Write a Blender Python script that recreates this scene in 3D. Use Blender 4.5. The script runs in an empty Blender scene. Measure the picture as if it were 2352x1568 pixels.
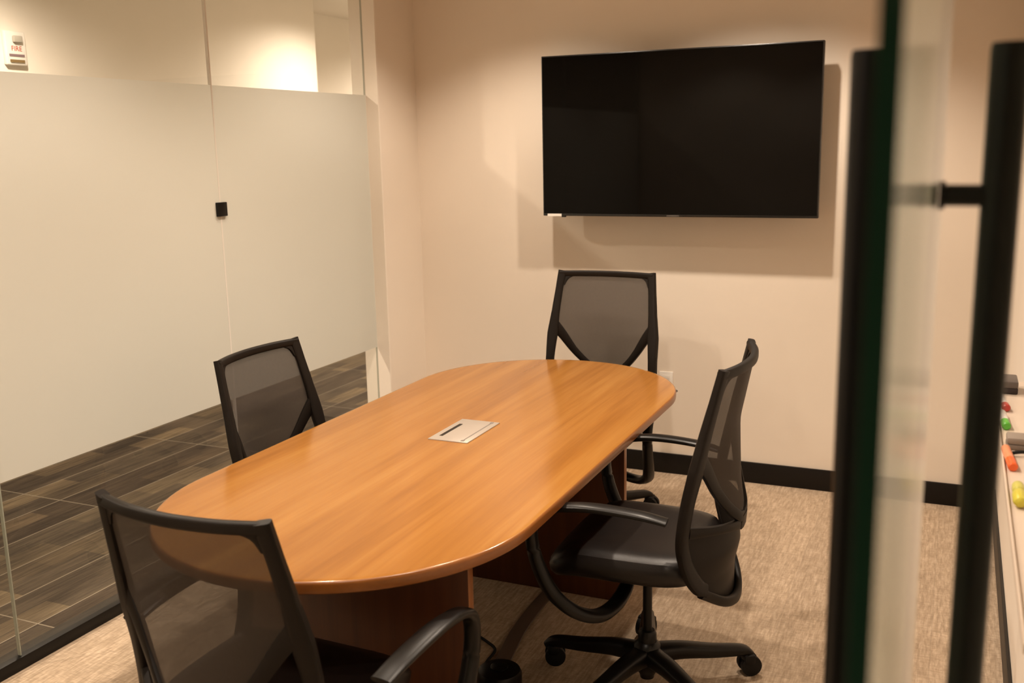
import bpy, bmesh, math, random
from mathutils import Vector, Matrix
C = bpy.context.scene.collection
S = bpy.context.scene
# ---------------------------------------------------------------- camera
YAW, PITCH, ROLL, CAMH = 0.42281663, 0.19559645, -0.02113615, 1.69
cam_d = bpy.data.cameras.new('camera'); cam = bpy.data.objects.new('camera', cam_d); C.objects.link(cam)
cam_d.lens = 35; cam_d.sensor_width = 36; cam_d.clip_start = 0.02
cy, sy, cp, sp = math.cos(YAW), math.sin(YAW), math.cos(PITCH), math.sin(PITCH)
fw = Vector((-sy*cp, cy*cp, -sp)); rt = Vector((cy, sy, 0)); up = rt.cross(fw)
cr, sr = math.cos(ROLL), math.sin(ROLL)
r2 = cr*rt + sr*up; u2 = -sr*rt + cr*up
m = Matrix((r2, u2, -fw)).transposed().to_4x4(); m.translation = Vector((0, 0, CAMH)); cam.matrix_world = m
cam_d.dof.use_dof = True; cam_d.dof.focus_distance = 3.4; cam_d.dof.aperture_fstop = 4.0; cam_d.dof.aperture_blades = 0
S.camera = cam
# ---------------------------------------------------------------- view, world
S.view_settings.view_transform = 'Standard'; S.view_settings.look = 'None'; S.view_settings.gamma = 1
S.view_settings.exposure = 0.38
S.view_settings.use_curve_mapping = False
w = bpy.data.worlds.new('world'); S.world = w; w.use_nodes = True
w.node_tree.nodes['Background'].inputs[0].default_value = (1, .85, .68, 1)
w.node_tree.nodes['Background'].inputs[1].default_value = 0.0
WARM = (1.0, .835, .675)
# ---------------------------------------------------------------- lights
def spot(x, y, z, power, size=122, blend=.55, radius=.035, col=WARM):
    l = bpy.data.lights.new('downlight_or_fill_lamp', 'SPOT'); l.energy = power; l.color = col
    l.spot_size = math.radians(size); l.spot_blend = blend; l.shadow_soft_size = radius
    o = bpy.data.objects.new('downlight_or_fill_lamp', l); o.location = (x, y, z); C.objects.link(o)
CEIL = 2.75; HCEIL = 2.79
ROOM_LAMPS = [(-.88, 3.95, 82), (-1.87, 3.95, 56), (-.88, 2.25, 74), (-1.87, 2.25, 74), (-.88, .85, 40), (-1.87, .85, 44)]
HALL_LAMPS = [(-3.75, 1.2, 100), (-3.86, 3.3, 140), (-3.82, 6.3, 112), (-4.1, 8.3, 130), (-1.2, -1.1, 45)]  # the lamp over the far recess is added as fill to brighten it
for x, y, p in ROOM_LAMPS: spot(x, y, CEIL-.03, p)
for x, y, p in HALL_LAMPS: spot(x, y, HCEIL-.03, p, 158, .9)

# ---------------------------------------------------------------- helpers
def tag(o, label=None, cat=None, group=None, kind=None):
    if label: o['label'] = label
    if cat: o['category'] = cat
    if group: o['group'] = group
    if kind: o['kind'] = kind
    return o
def empty(name, loc=(0, 0, 0), rz=0):
    o = bpy.data.objects.new(name, None); o.location = loc; o.rotation_euler = (0, 0, rz)
    o.empty_display_size = .1; C.objects.link(o); return o
def obj(name, bm, mat, parent=None, smooth=True, loc=(0, 0, 0)):
    bmesh.ops.recalc_face_normals(bm, faces=bm.faces)
    me = bpy.data.meshes.new(name); bm.to_mesh(me); bm.free()
    for f in me.polygons: f.use_smooth = smooth
    if smooth: me.set_sharp_from_angle(angle=math.radians(38))
    for mm in (mat if isinstance(mat, (list, tuple)) else [mat]): me.materials.append(mm)
    o = bpy.data.objects.new(name, me); o.location = loc; C.objects.link(o)
    if parent: o.parent = parent
    return o
def NB(): return bmesh.new()
def box(bm, x0, x1, y0, y1, z0, z1, bev=0, seg=2, M=None):
    r = bmesh.ops.create_cube(bm, size=1)
    vs = r['verts']
    for v in vs:
        v.co = Vector(((x0+x1)/2+v.co.x*(x1-x0), (y0+y1)/2+v.co.y*(y1-y0), (z0+z1)/2+v.co.z*(z1-z0)))
    if bev:
        es = list({e for v in vs for e in v.link_edges})
        rr = bmesh.ops.bevel(bm, geom=es, offset=bev, segments=seg, affect='EDGES', profile=.5)
        vs = list({v for f in rr['faces'] for v in f.verts} | {v for v in vs if v.is_valid})
    if M:
        for v in vs: v.co = M @ v.co
    return vs
def lathe(bm, prof, n=32, M=None, cap=True):
    rings = []
    for r, z in prof:
        ring = []
        for k in range(n):
            a = 2*math.pi*k/n; p = Vector((r*math.cos(a), r*math.sin(a), z))
            ring.append(bm.verts.new(M @ p if M else p))
        rings.append(ring)
    for a, b in zip(rings, rings[1:]):
        for k in range(n): bm.faces.new((a[k], a[(k+1) % n], b[(k+1) % n], b[k]))
    if cap: bm.faces.new(rings[0][::-1]); bm.faces.new(rings[-1])
def catmull(pts, sub=8):
    pts = [Vector(p) for p in pts]; P = [2*pts[0]-pts[1]]+pts+[2*pts[-1]-pts[-2]]; out = []
    n = pts[0].__len__()
    for i in range(1, len(P)-2):
        for k in range(sub):
            t = k/sub; a, b, c, d = P[i-1], P[i], P[i+1], P[i+2]
            out.append(.5*((2*b)+(c-a)*t+(2*a-5*b+4*c-d)*t*t+(3*b-a-3*c+d)*t**3))
    out.append(pts[-1]); return out
def sweep(bm, pts, ws, ts, side, sub=8, n=16, e=.6):
    """superelliptic section swept on a smoothed path; side = function or vector giving the width direction"""
    P = catmull(pts, sub); k = len(pts)-1
    def val(a, i):
        if not isinstance(a, (list, tuple)): return a
        t = i/sub; j = min(int(t), k-1); return a[j]*(1-(t-j))+a[j+1]*(t-j)
    rings = []
    for i, p in enumerate(P):
        T = (P[min(i+1, len(P)-1)]-P[max(i-1, 0)]).normalized()
        s = side(p) if callable(side) else Vector(side)
        s = (s-T*s.dot(T)).normalized(); q = T.cross(s); W, H = val(ws, i)/2, val(ts, i)/2
        ring = []
        for j in range(n):
            a = 2*math.pi*j/n; ca, sa = math.cos(a), math.sin(a)
            ring.append(bm.verts.new(p+s*W*math.copysign(abs(ca)**e, ca)+q*H*math.copysign(abs(sa)**e, sa)))
        rings.append(ring)
    for a, b in zip(rings, rings[1:]):
        for j in range(n): bm.faces.new((a[j], a[(j+1) % n], b[(j+1) % n], b[j]))
    bm.faces.new(rings[0][::-1]); bm.faces.new(rings[-1])
def prism(bm, outline, prof):
    """outline: fn(inset)->list of (x,y); prof: list of (inset,z)"""
    rings = [[bm.verts.new((x, y, z)) for x, y in outline(i)] for i, z in prof]
    for a, b in zip(rings, rings[1:]):
        n = len(a)
        for k in range(n): bm.faces.new((a[k], a[(k+1) % n], b[(k+1) % n], b[k]))
    bm.faces.new(rings[0][::-1]); bm.faces.new(rings[-1])

# ---------------------------------------------------------------- materials
class NT:
    def __init__(s, name):
        s.m = bpy.data.materials.new(name); s.m.use_nodes = True; s.t = s.m.node_tree; s.b = s.t.nodes['Principled BSDF']; s.o = s.t.nodes['Material Output']
    def n(s, typ, **k):
        nd = s.t.nodes.new(typ)
        for a, v in k.items():
            if a.startswith('i_'):
                key = a[2:]; key = int(key) if key.isdigit() else key.replace('_', ' ')
                nd.inputs[key].default_value = v
            else: setattr(nd, a, v)
        return nd
    def l(s, a, b): s.t.links.new(a, b)
    def p(s, **k):
        for a, v in k.items(): s.b.inputs[a.replace('_', ' ')].default_value = v
    def coords(s, scale, rot=(0, 0, 0)):
        tc = s.n('ShaderNodeTexCoord'); mp = s.n('ShaderNodeMapping'); mp.inputs['Scale'].default_value = scale; mp.inputs['Rotation'].default_value = rot
        s.l(tc.outputs['Object'], mp.inputs['Vector']); return mp.outputs['Vector']
    def ramp(s, src, stops):
        r = s.n('ShaderNodeValToRGB'); el = r.color_ramp.elements
        while len(el) < len(stops): el.new(.5)
        for e, (p, c) in zip(el, stops): e.position = p; e.color = (*c, 1)
        s.l(src, r.inputs[0]); return r.outputs[0]
    def mix(s, f, a, b, mode='MIX'):
        x = s.n('ShaderNodeMix', data_type='RGBA', blend_type=mode)
        for sock, v in ((x.inputs[0], f), (x.inputs[6], a), (x.inputs[7], b)):
            if hasattr(v, 'links'): s.l(v, sock)
            else: sock.default_value = v if isinstance(v, float) else (*v, 1)
        return x.outputs[2]
    def bump(s, src, strength, dist=.002):
        b = s.n('ShaderNodeBump'); b.inputs['Strength'].default_value = strength; b.inputs['Distance'].default_value = dist
        s.l(src, b.inputs['Height']); s.l(b.outputs[0], s.b.inputs['Normal'])
def plain(name, col, rough=.5, spec=.5, metal=0, noise=0, nscale=200):
    t = NT(name); t.p(Base_Color=(*col, 1), Roughness=rough, Metallic=metal); t.b.inputs['Specular IOR Level'].default_value = spec
    if noise:
        nz = t.n('ShaderNodeTexNoise'); nz.inputs['Scale'].default_value = nscale; nz.inputs['Detail'].default_value = 3
        t.l(t.coords((1, 1, 1)), nz.inputs['Vector']); t.bump(nz.outputs[0], noise)
    return t.m
M = {}
def wallmat(name, col):
    t = NT(name); v = t.coords((1, 1, 1)); nz = t.n('ShaderNodeTexNoise', i_Scale=2.2, i_Detail=3.0); t.l(v, nz.inputs['Vector'])
    c = t.ramp(nz.outputs[0], [(.3, [k*.97 for k in col]), (.7, col)]); t.l(c, t.b.inputs['Base Color']); t.p(Roughness=.75)
    n2 = t.n('ShaderNodeTexNoise', i_Scale=260.0, i_Detail=2.0); t.l(v, n2.inputs['Vector']); t.bump(n2.outputs[0], .08); return t.m
M['wall'] = wallmat('wall_paint', (.82, .73, .625))
M['hallwall'] = wallmat('hall_wall_paint', (.86, .80, .71))
M['jamb'] = wallmat('jamb_paint', (.86, .78, .68))
M['ceil'] = plain('ceiling_paint', (.72, .64, .54), .9)
M['black'] = plain('black_plastic', (.0042, .0032, .0024), .34, .28, 0, .04, 400)
M['blackm'] = plain('black_metal', (.004, .0036, .003), .38, .28)
M['base'] = plain('black_vinyl_baseboard', (.006, .0045, .0035), .45, .28)
M['channel'] = plain('black_channel', (.004, .0035, .003), .4, .28)
M['leather'] = plain('black_leather', (.0065, .0045, .0037), .33, .36, 0, .2, 500)
M['frame'] = plain('chair_frame_plastic', (.0085, .0058, .004), .48, .22, 0, .05, 300)
M['rubber'] = plain('wheel_rubber', (.004, .0035, .003), .6, .28)
M['steel'] = plain('brushed_plate', (.50, .44, .38), .35, .5, .35)
M['white'] = plain('white_plastic', (.82, .78, .72), .4)
M['dark'] = plain('dark_door_paint', (.02, .016, .012), .4)
# carpet (room): woven tan tiles
def carpet():
    t = NT('tan_woven_carpet'); v = t.coords((95, 12, 1)); v0 = t.coords((1, 1, 1))
    a = t.n('ShaderNodeTexNoise', i_Scale=1.0, i_Detail=3.0, i_Roughness=.7); t.l(v, a.inputs['Vector'])
    b = t.n('ShaderNodeTexNoise', i_Scale=1.0, i_Detail=2.0); t.l(t.coords((30, 140, 1)), b.inputs['Vector'])
    br = t.n('ShaderNodeTexBrick', i_Scale=1.0); br.offset = 0.0
    br.inputs['Brick Width'].default_value = .5; br.inputs['Row Height'].default_value = .5; br.inputs['Mortar Size'].default_value = .0015; br.inputs['Bias'].default_value = 0
    br.inputs['Color1'].default_value = (.92, .91, .90, 1); br.inputs['Color2'].default_value = (1.06, 1.05, 1.04, 1); br.inputs['Mortar'].default_value = (.85, .85, .85, 1)
    t.l(v0, br.inputs['Vector'])
    c1 = t.ramp(a.outputs[0], [(.30, (.34, .26, .185)), (.5, (.45, .35, .255)), (.70, (.57, .455, .345))])
    c2 = t.ramp(b.outputs[0], [(.3, (.86, .85, .83)), (.7, (1.1, 1.09, 1.07))])
    c = t.mix(1.0, c1, c2, 'MULTIPLY'); c = t.mix(1.0, c, br.outputs[0], 'MULTIPLY')
    t.l(c, t.b.inputs['Base Color']); t.p(Roughness=.95); t.b.inputs['Specular IOR Level'].default_value = .1; t.bump(a.outputs[0], .4, .003); return t.m
M['carpet'] = carpet()
def hallcarpet():
    t = NT('dark_plank_carpet'); v = t.coords((1, 1, 1), (0, 0, math.pi/2))
    br = t.n('ShaderNodeTexBrick', i_Scale=1.0); br.offset = .37; br.offset_frequency = 1
    br.inputs['Brick Width'].default_value = 1.0; br.inputs['Row Height'].default_value = .25; br.inputs['Mortar Size'].default_value = .003; br.inputs['Bias'].default_value = 0
    br.inputs['Color1'].default_value = (0, 0, 0, 1); br.inputs['Color2'].default_value = (1, 1, 1, 1); br.inputs['Mortar'].default_value = (.5, .5, .5, 1); t.l(v, br.inputs['Vector'])
    p2 = t.n('ShaderNodeTexBrick', i_Scale=1.0); p2.offset = .6
    p2.inputs['Brick Width'].default_value = .42; p2.inputs['Row Height'].default_value = .125; p2.inputs['Mortar Size'].default_value = 0
    p2.inputs['Color1'].default_value = (0, 0, 0, 1); p2.inputs['Color2'].default_value = (1, 1, 1, 1); t.l(v, p2.inputs['Vector'])
    a = t.n('ShaderNodeTexNoise', i_Scale=1.0, i_Detail=4.0, i_Roughness=.7); t.l(t.coords((60, 3.0, 1)), a.inputs['Vector'])
    g = t.n('ShaderNodeTexNoise', i_Scale=1.0, i_Detail=2.0); t.l(t.coords((6, 1.6, 1)), g.inputs['Vector'])
    base = t.ramp(br.outputs[0], [(0, (.050, .037, .028)), (1, (.088, .069, .051))])
    pat = t.ramp(p2.outputs[0], [(.55, (.85, .85, .85)), (1, (1.75, 1.7, 1.5))])
    st = t.ramp(a.outputs[0], [(.3, (.55, .55, .55)), (.7, (1.6, 1.58, 1.5))])
    gg = t.ramp(g.outputs[0], [(.35, (.75, .75, .75)), (.65, (1.25, 1.25, 1.2))])
    c = t.mix(1.0, base, pat, 'MULTIPLY'); c = t.mix(1.0, c, st, 'MULTIPLY'); c = t.mix(1.0, c, gg, 'MULTIPLY')
    c = t.mix(br.outputs['Fac'], c, (.24, .20, .15))
    t.l(c, t.b.inputs['Base Color']); t.p(Roughness=.9); t.b.inputs['Specular IOR Level'].default_value = .15; t.bump(a.outputs[0], .3, .002); return t.m
M['hallcarpet'] = hallcarpet()
def wood(name, axis, tones, rough, scale=1.0, coat=0):
    t = NT(name)
    sc = {'y': (11*scale, .55*scale, 11*scale), 'z': (22*scale, 22*scale, .9*scale)}[axis]
    sf = {'y': (120, 4, 120), 'z': (170, 170, 5)}[axis]
    a = t.n('ShaderNodeTexNoise', i_Scale=1.0, i_Detail=4.0, i_Roughness=.6, i_Distortion=.35); t.l(t.coords(sc), a.inputs['Vector'])
    b = t.n('ShaderNodeTexNoise', i_Scale=1.0, i_Detail=3.0, i_Roughness=.7); t.l(t.coords(sf), b.inputs['Vector'])
    c1 = t.ramp(a.outputs[0], [(.30, tones[0]), (.5, tones[1]), (.68, tones[2])])
    c2 = t.ramp(b.outputs[0], [(.3, (.95, .94, .93)), (.7, (1.04, 1.04, 1.04))])
    t.l(t.mix(1.0, c1, c2, 'MULTIPLY'), t.b.inputs['Base Color']); t.p(Roughness=rough); t.b.inputs['Specular IOR Level'].default_value = .5
    if coat: t.b.inputs['Coat Weight'].default_value = coat; t.b.inputs['Coat Roughness'].default_value = .12
    return t.m
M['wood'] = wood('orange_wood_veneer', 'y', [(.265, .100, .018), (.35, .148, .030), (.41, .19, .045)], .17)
M['woodv'] = wood('shaded_wood_panel_veneer', 'z', [(.060, .015, .0025), (.080, .021, .0035), (.10, .028, .005)], .42)  # panel tones darkened, painting in the shade under the tabletop
M['woode'] = wood('wood_edge_band', 'y', [(.19, .060, .010), (.24, .080, .013), (.28, .098, .018)], .3)
# thin architectural glass
def glass(name, tint, haze=0.0, rough=0.0):
    t = NT(name); t.t.nodes.remove(t.b)
    tr = t.n('ShaderNodeBsdfTransparent'); tr.inputs[0].default_value = (*tint, 1)
    if haze:
        df = t.n('ShaderNodeBsdfDiffuse'); df.inputs[0].default_value = (.70, .80, .64, 1); tl = t.n('ShaderNodeBsdfTranslucent'); tl.inputs[0].default_value = (.7, .8, .64, 1)
        a1 = t.n('ShaderNodeMixShader'); t.l(df.outputs[0], a1.inputs[1]); t.l(tl.outputs[0], a1.inputs[2])
        a2 = t.n('ShaderNodeMixShader'); a2.inputs[0].default_value = haze; t.l(tr.outputs[0], a2.inputs[1]); t.l(a1.outputs[0], a2.inputs[2]); tr = a2
    gl = t.n('ShaderNodeBsdfGlossy'); gl.inputs['Roughness'].default_value = rough; gl.inputs[0].default_value = (1, 1, 1, 1)
    fr = t.n('ShaderNodeFresnel'); fr.inputs[0].default_value = 1.45
    ge = t.n('ShaderNodeNewGeometry'); iv = t.n('ShaderNodeMath', operation='SUBTRACT'); iv.inputs[0].default_value = 1; t.l(ge.outputs['Backfacing'], iv.inputs[1])
    ml = t.n('ShaderNodeMath', operation='MULTIPLY'); t.l(fr.outputs[0], ml.inputs[0]); t.l(iv.outputs[0], ml.inputs[1])
    mx = t.n('ShaderNodeMixShader'); t.l(ml.outputs[0], mx.inputs[0]); t.l(tr.outputs[0], mx.inputs[1]); t.l(gl.outputs[0], mx.inputs[2])
    t.l(mx.outputs[0], t.o.inputs[0]); return t.m
M['glass'] = glass('clear_glass', (.965, .97, .955))
M['doorglass'] = glass('door_glass', (.90, .96, .92), .23, .20)
M['glassedge'] = plain('green_glass_edge', (.014, .045, .026), .12, .5)
M['paneedge'] = plain('pale_glass_edge', (.40, .40, .33), .2)
def frost():
    t = NT('frosted_film'); t.t.nodes.remove(t.b)
    tl = t.n('ShaderNodeBsdfTranslucent'); tl.inputs[0].default_value = (.66, .66, .62, 1)
    df = t.n('ShaderNodeBsdfDiffuse'); df.inputs[0].default_value = (.86, .85, .79, 1)
    tr = t.n('ShaderNodeBsdfTransparent'); tr.inputs[0].default_value = (1, 1, 1, 1)
    m1 = t.n('ShaderNodeMixShader'); m1.inputs[0].default_value = .5; t.l(tl.outputs[0], m1.inputs[1]); t.l(df.outputs[0], m1.inputs[2])
    m2 = t.n('ShaderNodeMixShader'); m2.inputs[0].default_value = .04; t.l(m1.outputs[0], m2.inputs[1]); t.l(tr.outputs[0], m2.inputs[2])
    t.l(m2.outputs[0], t.o.inputs[0]); return t.m
M['frost'] = frost()
def meshfab():
    t = NT('chair_mesh_fabric'); v = t.coords((1, 1, 1))
    nz = t.n('ShaderNodeTexNoise', i_Scale=90.0, i_Detail=2.0); t.l(v, nz.inputs['Vector'])
    c = t.ramp(nz.outputs[0], [(.3, (.038, .028, .021)), (.7, (.042, .031, .023))]); t.l(c, t.b.inputs['Base Color']); t.p(Roughness=.8)
    tr = t.n('ShaderNodeBsdfTransparent'); mx = t.n('ShaderNodeMixShader'); mx.inputs[0].default_value = .87
    t.l(tr.outputs[0], mx.inputs[1]); t.l(t.b.outputs[0], mx.inputs[2]); t.l(mx.outputs[0], t.o.inputs[0]); return t.m
M['mesh'] = meshfab()
t = NT('tv_screen'); t.p(Base_Color=(.0025, .002, .0015, 1), Roughness=.04); t.b.inputs['Specular IOR Level'].default_value = .12; M['screen'] = t.m
M['bezel'] = plain('tv_bezel', (.008, .007, .006), .3)
t = NT('lamp_lens'); t.p(Base_Color=(1, 1, 1, 1)); t.b.inputs['Emission Color'].default_value = (1, .82, .62, 1); t.b.inputs['Emission Strength'].default_value = 6; M['lens'] = t.m

# ---------------------------------------------------------------- room shell
XG, XW, XR, YB, YJ = -2.788, -2.712, .227, 4.834, 4.44
def struct(name, boxes, mat, parent=None, bev=0):
    bm = NB()
    for b in boxes: box(bm, *b, bev=bev)
    o = obj(name, bm, mat, parent, smooth=bool(bev))
    if not parent: o['kind'] = 'structure'
    return o
struct('floor', [(-2.815, XR+.1, .2, YB+.1, -.1, 0)], M['carpet'])
struct('floor_hallway', [(-5.1, -2.815, -2.4, 9.6, -.1, 0), (-2.815, XR+.4, -2.4, .2, -.1, 0)], M['hallcarpet'])
ceil = struct('ceiling', [(-2.86, XR+.1, .1, YB+.1, CEIL, CEIL+.15)], M['ceil'])
hceil = struct('ceiling_hallway', [(-5.1, -2.86, -2.4, 9.6, HCEIL, HCEIL+.1), (-2.86, XR+.4, -2.4, .1, HCEIL, HCEIL+.1)], M['hallwall'])
struct('wall_back', [(-2.86, XR+.1, YB, YB+.1, 0, CEIL+.05)], M['wall'])
struct('wall_left', [(-2.86, XW, YJ+.012, YB, 0, CEIL)], M['wall'])
struct('trim_3', [(-2.86, XW+.001, YJ, YJ+.012, 0, CEIL-.05)], M['jamb'])
struct('wall_right', [(XR, XR+.1, .25, YB, 0, CEIL+.05)], M['wall'])
struct('wall_front', [(-2.76, -1.0, .1, .2, 0, CEIL+.04), (.05, XR+.1, .1, .2, 0, CEIL+.04), (-1.0, .05, .1, .2, 2.45, CEIL+.04)], M['wall'])
struct('wall_hallway', [(-5.0, -4.54, -2.4, 6.569, 0, HCEIL)], M['hallwall'])
struct('wall_hallway_recess', [(-5.1, -5.0, 6.4, 9.5, 0, HCEIL), (-5.0, -2.86, 9.5, 9.6, 0, HCEIL)], M['hallwall'])
struct('wall_hallway_beyond', [(-2.86, -2.76, YB+.1, 9.5, 0, HCEIL)], M['hallwall'])
struct('wall_lobby', [(-5.0, XR+.4, -2.5, -2.4, 0, HCEIL), (XR+.3, XR+.4, -2.4, .1, 0, HCEIL)], M['hallwall'])
for x in (-.55, -1.75): struct('door_2' if x > -1 else 'door_3', [(x-.4, x+.4, -2.4, -2.36, .01, 2.1)], M['dark'])
struct('baseboard_back', [(XW+.005, XR-.01, YB-.012, YB, 0, .106)], M['base'], bev=.003)
struct('baseboard_right', [(XR-.012, XR, .25, YB-.013, 0, .106)], M['base'], bev=.003)
struct('trim_1', [(-2.84, -2.768, .2, YJ, 0, .045)], M['channel'], bev=.002)         # floor channel of the glass wall
struct('trim_2', [(-2.81, -2.766, .2, YJ, CEIL-.05, CEIL)], M['channel'])
# ceiling fittings for the downlights and the added recess fill lamp
for c, L, z in ((ceil, ROOM_LAMPS, CEIL), (hceil, HALL_LAMPS, HCEIL)):
    for x, y, p in L:
        bm = NB(); lathe(bm, [(.075, z-.006), (.075, z-.001), (.055, z-.001), (.055, z-.006)], 32, Matrix.Translation((x, y, 0)), cap=False); t_ = obj('light_trim', bm, M['white'], c)
        bm = NB(); lathe(bm, [(.053, z-.004), (.053, z-.0015)], 24, Matrix.Translation((x, y, 0))); obj('lens', bm, M['lens'], t_)
# glass wall panes (clear above and below a frosted band)
def pane(name, y0, y1):
    bm = NB(); box(bm, XG-.005, XG+.005, y0+.0005, y1-.0005, .02, CEIL-.02)
    for f in bm.faces: f.material_index = 1 if abs(f.normal.y) > .9 else 0
    o = obj(name, bm, [M['glass'], M['paneedge']], None, smooth=False); o['kind'] = 'structure'
    struct('frosted_film', [(XG+.0055, XG+.0065, y0+.0012, y1-.0012, .648, 1.948)], M['frost'], o)
    if y1 < YJ: struct('joint_strip', [(XG-.0062, XG+.0072, y1-(.0035 if y1 > 3 else .002), y1+(.0035 if y1 > 3 else .002), .045, CEIL-.05)], JOINT if y1 > 3 else JOINT2, o)
JOINT = plain('pale_silicone', (.80, .76, .70), .4)
JOINT2 = plain('grey_green_silicone', (.30, .31, .25), .4)
pane('window_1', .2, 2.12); pane('window_2', 2.12, 3.283); pane('window_3', 3.283, YJ)
bm = NB(); box(bm, XG-.016, XG+.018, 3.255, 3.313, 1.423, 1.480, bev=.002)
tag(obj('glass_clip', bm, M['blackm']), 'small square black clip joining two frosted glass panes of the left wall', 'clip')

# ---------------------------------------------------------------- glass door
door = empty('door_1', (-.0225, .98, 0), math.radians(-.75)); door['kind'] = 'structure'
bm = NB(); box(bm, -.005, .005, -.535, .085, .012, 2.42)
for f in bm.faces: f.material_index = 0 if abs(f.normal.x) > .9 else 1
obj('glass_pane', bm, [M['doorglass'], M['glassedge']], door, smooth=False)
for s in (1, -1):
    bm = NB(); lathe(bm, [(.0005, .56), (.0145, .562), (.0155, .566), (.0155, 1.760), (.0145, 1.765), (.0005, 1.766)], 32, Matrix.Translation((.054 if s > 0 else -.058, -.02, 0)))
    hb = obj('pull_bar', bm, M['blackm'], door)
    for z in (.72, 1.638):
        bm = NB(); R = Matrix.Translation((s*.006, -.02, z)) @ Matrix.Rotation(s*math.pi/2, 4, 'Y')
        lathe(bm, [(.0125, 0), (.0125, .004), (.0095, .005), (.0095, .038)], 24, R); obj('standoff', bm, M['blackm'], hb)
# ---------------------------------------------------------------- television
tv = empty('television', (-1.25, YB, 1.72)); tag(tv, 'large black flat television hanging on the beige back wall', 'television')
TX0, TX1, TZ0, TZ1 = -.669, .669, -.388, .388
bm = NB(); box(bm, TX0, TX1, -.150, -.115, TZ0, TZ1, bev=.003); box(bm, TX0+.2, TX1-.2, -.116, -.075, TZ0+.05, TZ1-.16, bev=.01); obj('housing', bm, M['bezel'], tv)
bm = NB(); box(bm, TX0+.006, TX1-.006, -.1515, -.1495, TZ0+.012, TZ1-.006); obj('screen', bm, M['screen'], tv, smooth=False)
bm = NB(); box(bm, TX0+.006, TX1-.006, -.1535, -.1500, TZ0+.001, TZ0+.0115, bev=.001); obj('lower_bezel', bm, M['bezel'], tv)
bm = NB(); box(bm, -.03, .03, -.1542, -.1534, TZ0+.003, TZ0+.009); obj('emblem', bm, plain('grey_emblem', (.10, .09, .08), .3), tv)
bm = NB(); box(bm, TX0+.025, TX0+.10, -.1545, -.1537, TZ0-.001, TZ0+.011); s_ = obj('sticker', bm, M['white'], tv); s_['label'] = 'small white sticker'
bm = NB(); box(bm, TX0+.10, TX0+.118, -.153, -.135, TZ0-.006, TZ0+.002); obj('remote_sensor', bm, M['bezel'], tv)
bm = NB(); box(bm, -.25, .25, -.03, 0, -.15, .15); box(bm, -.2, -.16, -.078, -.03, -.2, .2); box(bm, .16, .2, -.078, -.03, -.2, .2); obj('wall_mount', bm, M['blackm'], tv)
# ---------------------------------------------------------------- wall outlet
o_ = empty('wall_outlet', (-1.315, YB, .48)); tag(o_, 'white outlet plate low on the back wall, peeking over the table end', 'outlet')
bm = NB(); box(bm, -.035, .035, -.006, 0, -.057, .057, bev=.002); obj('cover_plate', bm, M['white'], o_)
bm = NB(); box(bm, -.017, .017, -.008, -.005, .008, .04, bev=.001); box(bm, -.017, .017, -.008, -.005, -.04, -.008, bev=.001); obj('receptacle', bm, M['white'], o_)

# ---------------------------------------------------------------- table
TCX, TCY, TW, TL, TZ = -1.482, 2.882, 1.067, 2.425, .737
tab = empty('conference_table', (TCX, TCY, 0)); tag(tab, 'racetrack-shaped orange wood conference table in the middle of the room', 'table')
def race(inset):
    r = TW/2-inset; h = TL/2-TW/2; out = []; n = 48
    for k in range(n+1): a = math.pi*k/n; out.append((r*math.cos(a), h+r*math.sin(a)))
    for k in range(n+1): a = math.pi+math.pi*k/n; out.append((r*math.cos(a), -h+r*math.sin(a)))
    return out
bm = NB(); prism(bm, race, [(.004, TZ-.031), (.0005, TZ-.028), (0, TZ-.024), (0, TZ-.008), (.0015, TZ-.0035), (.0045, TZ-.0008), (.009, TZ), (.02, TZ)])
for f in bm.faces: f.material_index = 0 if f.normal.z > .5 or f.calc_center_median().z > TZ-.001 else 1
bm.normal_update()
for f in bm.faces: f.material_index = 0 if abs(f.calc_center_median().z-TZ) < .002 else 1
obj('tabletop', bm, [M['wood'], M['woode']], tab)
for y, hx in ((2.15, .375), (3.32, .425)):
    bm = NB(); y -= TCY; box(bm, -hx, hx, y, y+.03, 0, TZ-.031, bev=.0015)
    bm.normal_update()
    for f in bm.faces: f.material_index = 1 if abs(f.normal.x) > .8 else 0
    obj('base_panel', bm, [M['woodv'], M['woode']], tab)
# power hub set flush in the tabletop
ph = NB(); box(ph, -.073, .073, -.127, .127, TZ-.001, TZ+.0035, bev=.001)
hub = obj('power_hub', ph, M['steel'], tab, loc=(-.008, .022, 0)); hub['label'] = 'brushed metal power plate'
bm = NB(); box(bm, -.052, -.040, -.085, .065, TZ+.0025, TZ+.0042); obj('cable_slot', bm, M['black'], hub, smooth=False)
bm = NB(); box(bm, .047, .051, -.115, .118, TZ+.0034, TZ+.0043); box(bm, .0435, .0545, -.118, -.106, TZ+.0034, TZ+.0046); box(bm, .0435, .0545, .108, .12, TZ+.0034, TZ+.0046)
obj('hinge', bm, plain('hinge_grey', (.22, .19, .17), .4), hub, smooth=False)
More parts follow.
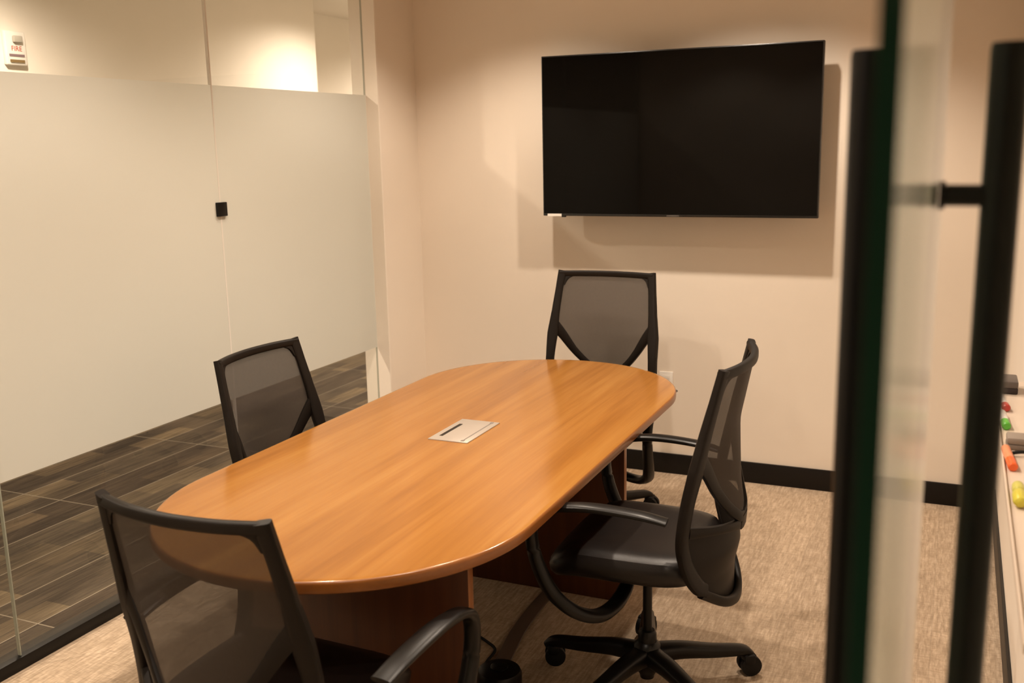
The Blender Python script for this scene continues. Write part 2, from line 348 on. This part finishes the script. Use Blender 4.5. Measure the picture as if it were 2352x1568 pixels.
# flat cable cover and floor box
bm = NB(); sweep(bm, [(-1.345, 3.318, .006), (-1.345, 3.15, .006), (-1.33, 2.95, .006), (-1.29, 2.72, .006)], .055, .010, (1, 0, 0), n=12)
tag(obj('cable_sleeve', bm, plain('brown_sleeve', (.10, .065, .045), .6, noise=.2)), 'flat brown cable sleeve across the carpet under the table', 'cable')
fb = NB(); lathe(fb, [(.072, 0), (.072, .045), (.066, .058), (.05, .064), (.02, .066)], 40)
f_ = obj('floor_box', fb, M['black'], loc=(-1.245, 2.615, 0)); tag(f_, 'round black floor power box on the carpet, lower edge of view between chairs', 'power box')
bm = NB(); lathe(bm, [(.028, .0655), (.028, .069), (.024, .071)], 24); obj('port_cap', bm, M['blackm'], f_)
bm = NB(); sweep(bm, [(-1.60, 2.93, .006), (-1.48, 2.89, .006), (-1.40, 2.85, .006), (-1.352, 2.81, .006), (-1.345, 2.74, .006), (-1.330, 2.67, .02)], .010, .010, (0, 0, 1), n=10, e=1)
tag(obj('power_cord', bm, M['rubber']), 'thin black power cord on the carpet beside the round floor box', 'cord')

# ---------------------------------------------------------------- chairs
def backy(z):      # side rail depth at height z (front = +y)
    K = [(.34, -.200), (.45, -.170), (.58, -.160), (.70, -.172), (.85, -.202), (1.0, -.232), (1.09, -.250)]
    if z <= K[0][0]: return K[0][1]
    for (a, b), (c, d) in zip(K, K[1:]):
        if z <= c:
            t = (z-a)/(c-a); return b+(d-b)*t
    return K[-1][1]
def halfw(z):
    K = [(.42, .18), (.45, .22), (.50, .25), (.56, .262), (.62, .264), (.80, .256), (.95, .244), (1.085, .229)]
    for (a, b), (c, d) in zip(K, K[1:]):
        if z <= c:
            t = max(0, (z-a)/(c-a)); return b+(d-b)*t
    return K[-1][1]
def bp(u, z, off=0):   # point on the curved back surface
    return Vector((u, backy(z)-(.055+.068*max(0, min(1, (.88-z)/.26))-.045*max(0, min(1, (.52-z)/.15)))*(1-min(1, abs(u)/.25)**2)-off, z))
def bside(p):          # width direction in the surface for vertical bars
    s = 1 if p.x > 0 else -1
    return Vector((1, s*.35, 0)) if abs(p.x) > .05 else Vector((1, 0, 0))
def surf(bm, rows, off=0, thick=0):
    V = [[bm.verts.new(bp(u, z, off)) for u, z in r] for r in rows]
    for a, b in zip(V, V[1:]):
        for k in range(len(a)-1): bm.faces.new((a[k], a[k+1], b[k+1], b[k]))
def zbot(u): return .352+.08*min(1, abs(u)/.2)**2
def vee(u):            # height of the V bars' lower inner edge at |u|
    a = abs(u); return .615+.235*min(1, a/.225)**1.7
def lam(u):            # height of the lower panel's top edge
    a = abs(u); return .592+.035*min(1, a/.235)
def make_chair():
    root = empty('office_chair')
    # base hub and five legs with casters
    bm = NB(); lathe(bm, [(.022, .028), (.024, .04), (.034, .055), (.046, .08), (.048, .115), (.040, .142), (.030, .152)], 32); obj('base_hub', bm, M['black'], root)
    for k in range(5):
        a = math.radians(15+72*k); d = Vector((math.cos(a), math.sin(a), 0)); s = Vector((-d.y, d.x, 0))
        bm = NB(); sweep(bm, [d*.025+Vector((0, 0, .108)), d*.11+Vector((0, 0, .107)), d*.22+Vector((0, 0, .092)), d*.315+Vector((0, 0, .083)), d*.347+Vector((0, 0, .066))],
                         [.070, .060, .050, .044, .034], [.060, .052, .042, .034, .024], s, n=16, e=.7)
        lg = obj('leg', bm, M['black'], root)
        bm = NB(); ca = a+1.1+k*.9; T = Matrix.Translation(d*.33+Vector((0, 0, .034))) @ Matrix.Rotation(ca, 4, 'Z') @ Matrix.Translation((0, .012, 0))
        for q in (-1, 1): lathe(bm, [(.024, -.010), (.0332, -.008), (.034, 0), (.0332, .008), (.024, .010)], 24, T @ Matrix.Translation((q*.017, 0, 0)) @ Matrix.Rotation(math.pi/2, 4, 'Y'))
        box(bm, -.03, .03, -.026, .014, .004, .040, bev=.010, M=T); lathe(bm, [(.008, .02), (.008, .045)], 12, Matrix.Translation(d*.33+Vector((0, 0, .02))))
        obj('caster', bm, M['rubber'], lg)
    bm = NB(); lathe(bm, [(.029, .14), (.029, .178), (.023, .188)], 28); obj('cylinder_cover', bm, M['black'], root)
    ups = []
    bm = NB(); lathe(bm, [(.0145, .155), (.0145, .41)], 24); ups.append(obj('gas_cylinder', bm, M['blackm'], root))
    # mechanism under the seat
    bm = NB(); box(bm, -.075, .075, -.15, .12, .40, .458, bev=.01); box(bm, -.035, .035, -.245, -.12, .39, .42, bev=.008); me = obj('tilt_mechanism', bm, M['black'], root); ups.append(me)
    bm = NB(); sweep(bm, [(.07, .02, .430), (.16, .02, .425), (.235, .03, .418)], [.010, .010, .022], [.010, .010, .008], (0, 1, 0), n=10); obj('lever', bm, M['black'], me)
    # seat
    bm = NB()
    def seat_o(ins):
        out = []
        for k in range(64):
            a = 2*math.pi*k/64; ca, sa = math.cos(a), math.sin(a); e = .42
            x = (.252-ins)*math.copysign(abs(ca)**e, ca); y = (.238-ins)*math.copysign(abs(sa)**e, sa)+.03
            out.append((x*(1-.05*max(0, -y)/.2), y))
        return out
    prism(bm, seat_o, [(.07, .402), (.035, .405), (.014, .416), (.003, .434), (0, .456), (.004, .468), (.012, .477), (.026, .484), (.05, .488), (.09, .489), (.15, .486), (.2, .484)])
    for v in bm.verts:
        if v.co.y > .12: v.co.z -= .9*(v.co.y-.12)**2*2.2
        if v.co.z > .47: v.co.z += .06*abs(v.co.x)**1.5
    for v in bm.verts: v.co.z += .03
    ups.append(obj('seat', bm, M['leather'], root))
    # back frame
    bm = NB()
    for s in (-1, 1):
        zs = [1.086, 1.0, .90, .80, .70, .60, .54, .49, .455, .435]
        pts = [bp(s*(halfw(z)-.016), z) for z in zs]
        sweep(bm, pts, [.038, .035, .038, .050, .040, .038, .044, .05, .05, .04], [.022, .024, .028, .030, .030, .030, .028, .024, .022, .020], bside, n=14, e=.5)
        us = [.236, .20, .15, .10, .05, 0.0]
        sweep(bm, [bp(s*u, vee(u)-.012) for u in us], [.056, .044, .034, .030, .032, .036], .018, (0, 0, 1), n=12, e=.5)
        sweep(bm, [bp(s*u, lam(u)-.006) for u in (0, .06, .12, .18, .235)], [.04, .030, .026, .026, .034], .018, (0, 0, 1), n=12, e=.5)
        # rounded inner top corner gusset
        sweep(bm, [bp(s*.165, 1.064), bp(s*.192, 1.052), bp(s*.204, 1.020)], [.010, .020, .010], .014, (1, 0, -1 if s < 0 else 1), n=8)
        sweep(bm, [bp(s*.198, 1.055), bp(s*.206, 1.035)], [.006, .006], .014, (1, 0, 0), n=8)
    sweep(bm, [bp(u, 1.072) for u in (-.2245, -.17, -.1, 0, .1, .17, .2245)], .027, .022, (0, 0, 1), n=14, e=.5)
    sweep(bm, [bp(u, zbot(u)) for u in (-.2, -.1, 0, .1, .2)], .03, .022, (0, 0, 1), n=14, e=.5)
    sweep(bm, [bp(0, .615), bp(0, .575)], .08, .018, (1, 0, 0), n=12, e=.5)
    fr = obj('backrest_frame', bm, M['frame'], root); ups.append(fr)
    # upper mesh panel
    bm = NB(); N = 20; rows = []
    for j in range(N+1):
        row = []
        for k in range(25):
            q = -1+2*k/24; f = j/N
            u0 = q*.228; zb = vee(u0)-.006; zt = 1.068; z = zb+(zt-zb)*f; row.append((q*(halfw(z)-.012), z))
        rows.append(row)
    surf(bm, rows, .001); ups.append(obj('mesh_panel', bm, M['mesh'], root))
    # lower lumbar panel
    bm = NB(); rows = []
    for j in range(N+1):
        row = []
        for k in range(25):
            q = -1+2*k/24; zt = lam(q*.235)-.008; zb = zbot(q*.2)-.004; z = zb+(zt-zb)*j/N; row.append((q*(halfw(max(z, .44))-.022), z))
        rows.append(row)
    surf(bm, rows, -.010); lp = obj('lumbar_panel', bm, M['frame'], root)
    md = lp.modifiers.new('thickness', 'SOLIDIFY'); md.thickness = .008; ups.append(lp)
    # arms
    for s in (-1, 1):
        bm = NB()
        P = [(.335, -.145, .687), (.340, -.07, .699), (.343, .04, .705), (.343, .12, .700), (.342, .195, .684), (.341, .235, .652), (.338, .245, .59), (.335, .228, .51), (.328, .190, .43), (.308, .135, .374), (.26, .085, .342), (.19, .055, .340), (.11, .04, .362), (.04, .03, .42)]
        P = [(s*(a+.008), b, c-.006) for a, b, c in P]
        sweep(bm, P, [.052, .054, .054, .050, .046, .042, .040, .042, .046, .050, .052, .050, .050, .04], [.014, .018, .020, .022, .025, .030, .034, .038, .040, .040, .036, .032, .028, .022],
              lambda p: Vector((1, 0, 0)) if p.z > .55 else Vector((.55, .8, 0)), n=16, e=.75)
        ups.append(obj('armrest', bm, M['black'], root))
    return root, ups
chair0, ups0 = make_chair()
upn = {o.name for o in ups0}
def adjust(c, ex):
    n = c.name.split('.')[0]
    if n == 'armrest': c.location.z += ex[0]; c.location.x += ex[3] if len(ex) > 3 else 0
    if n == 'seat': c.location.z += ex[1]
    if n == 'leg': c.rotation_euler.z = math.radians(ex[2])
def copy_tree(o, parent=None, dz=0, ex=(0, 0, 0)):
    c = o.copy(); C.objects.link(c)
    if parent: c.parent = parent
    if o.name in upn: c.location.z += dz
    adjust(c, ex)
    for ch in list(o.children):
        if ch.name not in done: copy_tree(ch, c, dz, ex)
    return c
done = set()
CH = [ # x, y of base centre, facing rotation, dz, label
 (-1.405, 1.735, -1.5, -.105, 'black mesh-back office chair nearest the camera, back turned, tucked at the near table end'),
 (-2.015, 2.83, -90, -.10, 'black mesh-back office chair on the glass-wall side of the table, only its back showing'),
 (-1.450, 4.02, 180, .026, 'black mesh-back office chair at the far table end under the television'),
 (-.815, 2.80, 91, 0, 'black office chair on the right side of the table, seen side-on with its five-legged base')]
EX = [(.045, .055, 20, .045), (0, 0, 36), (-.095, -.04, 0), (.008, 0, 0)]   # arm height, seat height, leg turn
trees = [chair0] + [None]*3
for i in (1, 2, 3): trees[i] = copy_tree(chair0, None, CH[i][3], EX[i])
for o in ups0: o.location.z += CH[0][3]
for o in list(chair0.children): adjust(o, EX[0])
for t_, (x, y, r, dz, lab) in zip(trees, CH):
    t_.location = (x, y, 0); t_.rotation_euler = (0, 0, math.radians(r)); tag(t_, lab, 'chair', 'office chairs around the conference table')

# ---------------------------------------------------------------- whiteboard tray side (right wall)
wb = empty('whiteboard', (XR-.002, 2.35, 1.0)); tag(wb, 'white wall board with a marker tray on the right wall, right of the door handle', 'whiteboard')
bm = NB(); box(bm, -.014, 0, -.9, .80, .02, 1.15, bev=.002); obj('board', bm, M['white'], wb)
bm = NB(); box(bm, -.105, -.001, -.9, .80, -.022, -.014, bev=.001); box(bm, -.107, -.103, -.9, .80, -.022, -.006, bev=.001); obj('marker_tray', bm, plain('pale_tray', (.66, .55, .45), .4), wb)
TZT = .987
def marker(x, y, ang, col, label, L=.125, cap=.042, bodycol=(.80, .76, .70)):
    r = .0095; t = empty('marker', (x, y, TZT+r), math.radians(ang)); tag(t, label, 'marker', 'markers on the whiteboard tray')
    R = Matrix.Rotation(-math.pi/2, 4, 'X')
    bm = NB(); lathe(bm, [(r*.9, 0), (r, .002), (r, L-cap)], 20, Matrix.Rotation(math.pi/2, 4, 'X') @ Matrix.Translation((0, 0, -L))); obj('barrel', bm, plain('marker_body', bodycol, .35), t)
    bm = NB(); lathe(bm, [(r*.75, 0), (r*1.05, .003), (r*1.05, cap)], 20, R @ Matrix.Translation((0, 0, 0))); obj('cap', bm, plain('marker_cap', col, .35), t)
marker(.136, 2.60, 3, (.10, .45, .04), 'white whiteboard marker with a green cap on the tray', L=.13)
marker(.142, 2.78, 6, (.45, .04, .03), 'white whiteboard marker with a dark red cap, behind the green one on the tray', L=.12, cap=.03)
marker(.137, 2.27, 4, (.85, .13, .02), 'orange-capped marker on the tray, in front of the grey eraser', L=.14, cap=.05, bodycol=(.85, .30, .14))
def eraser(x, y, w, l, h, cols, label, nm='eraser'):
    t = empty(nm, (x, y, TZT)); tag(t, label, 'eraser')
    bm = NB(); box(bm, -w/2, w/2, -l/2, l/2, 0, h*.45, bev=.003); obj('felt_pad', bm, plain('felt', cols[0], .9), t)
    bm = NB(); box(bm, -w/2, w/2, -l/2, l/2, h*.45, h, bev=.004); obj('handle_block', bm, plain('eraser_top', cols[1], .5), t)
eraser(.152, 3.03, .05, .10, .035, ((.03, .02, .018), (.10, .08, .07)), 'black and grey whiteboard eraser at the far end of the tray')
eraser(.155, 2.46, .05, .055, .028, ((.20, .16, .13), (.28, .23, .19)), 'short grey-brown eraser block between green and orange markers')
bm = NB(); sweep(bm, [(.135, 2.385, TZT+.006), (.16, 2.39, TZT+.010), (.19, 2.40, TZT+.010), (.212, 2.40, TZT+.03)], .008, .008, (0, 0, 1), n=10, e=1)
tag(obj('cord', bm, M['rubber']), 'short black cord crossing the whiteboard tray above the orange marker', 'cord')
yb = empty('highlighter', (.140, 2.03, TZT)); tag(yb, 'rounded yellow highlighter lying on the tray, nearest marker to the camera', 'marker')
R = Matrix.Translation((0, 0, .013)) @ Matrix.Rotation(-math.pi/2, 4, 'X')
bm = NB(); lathe(bm, [(.004, 0), (.010, .004), (.013, .016), (.013, .05), (.010, .062), (.006, .066)], 20, R); obj('barrel', bm, plain('yellow_body', (.62, .55, .06), .35), yb)
bm = NB(); lathe(bm, [(.006, .066), (.011, .070), (.012, .085), (.011, .105), (.005, .112)], 20, R); obj('cap', bm, plain('yellow_cap', (.60, .56, .12), .35), yb)

# ---------------------------------------------------------------- fire alarm strobe on the hallway wall
fa = empty('alarm_strobe', (-4.54, 3.85, 2.23)); tag(fa, 'small white alarm strobe with red lettering on the hallway wall', 'alarm')
bm = NB(); box(bm, 0, .03, -.062, .062, -.085, .085, bev=.008); obj('housing', bm, M['white'], fa)
bm = NB(); box(bm, .028, .05, -.022, .03, .028, .062, bev=.006); obj('strobe_lens', bm, plain('strobe_lens', (.45, .42, .36), .2), fa)
fc = bpy.data.curves.new('lettering', 'FONT'); fc.body = 'FIRE'; fc.size = .036; fc.extrude = .0006; fc.align_x = 'CENTER'
fo = bpy.data.objects.new('lettering', fc); C.objects.link(fo); fo.parent = fa; fo.location = (.0308, 0, -.014); 
me_ = bpy.data.meshes.new_from_object(fo); me_.name = 'lettering'; bpy.data.objects.remove(fo); fo = bpy.data.objects.new('lettering', me_); C.objects.link(fo); fo.parent = fa
fo.location = (.0308, 0, -.014); fo.rotation_euler = (math.pi/2, 0, math.pi/2); me_.materials.clear(); me_.materials.append(plain('red_letters', (.50, .09, .05), .5))
bm = NB(); box(bm, .03, .033, -.048, .044, -.042, -.030); obj('grille', bm, plain('grille_mauve', (.22, .15, .16), .5), fa, smooth=False)
bm = NB(); box(bm, .03, .036, -.046, .040, -.072, -.058); obj('lower_bar', bm, plain('brown_bar', (.20, .13, .05), .5), fa, smooth=False)
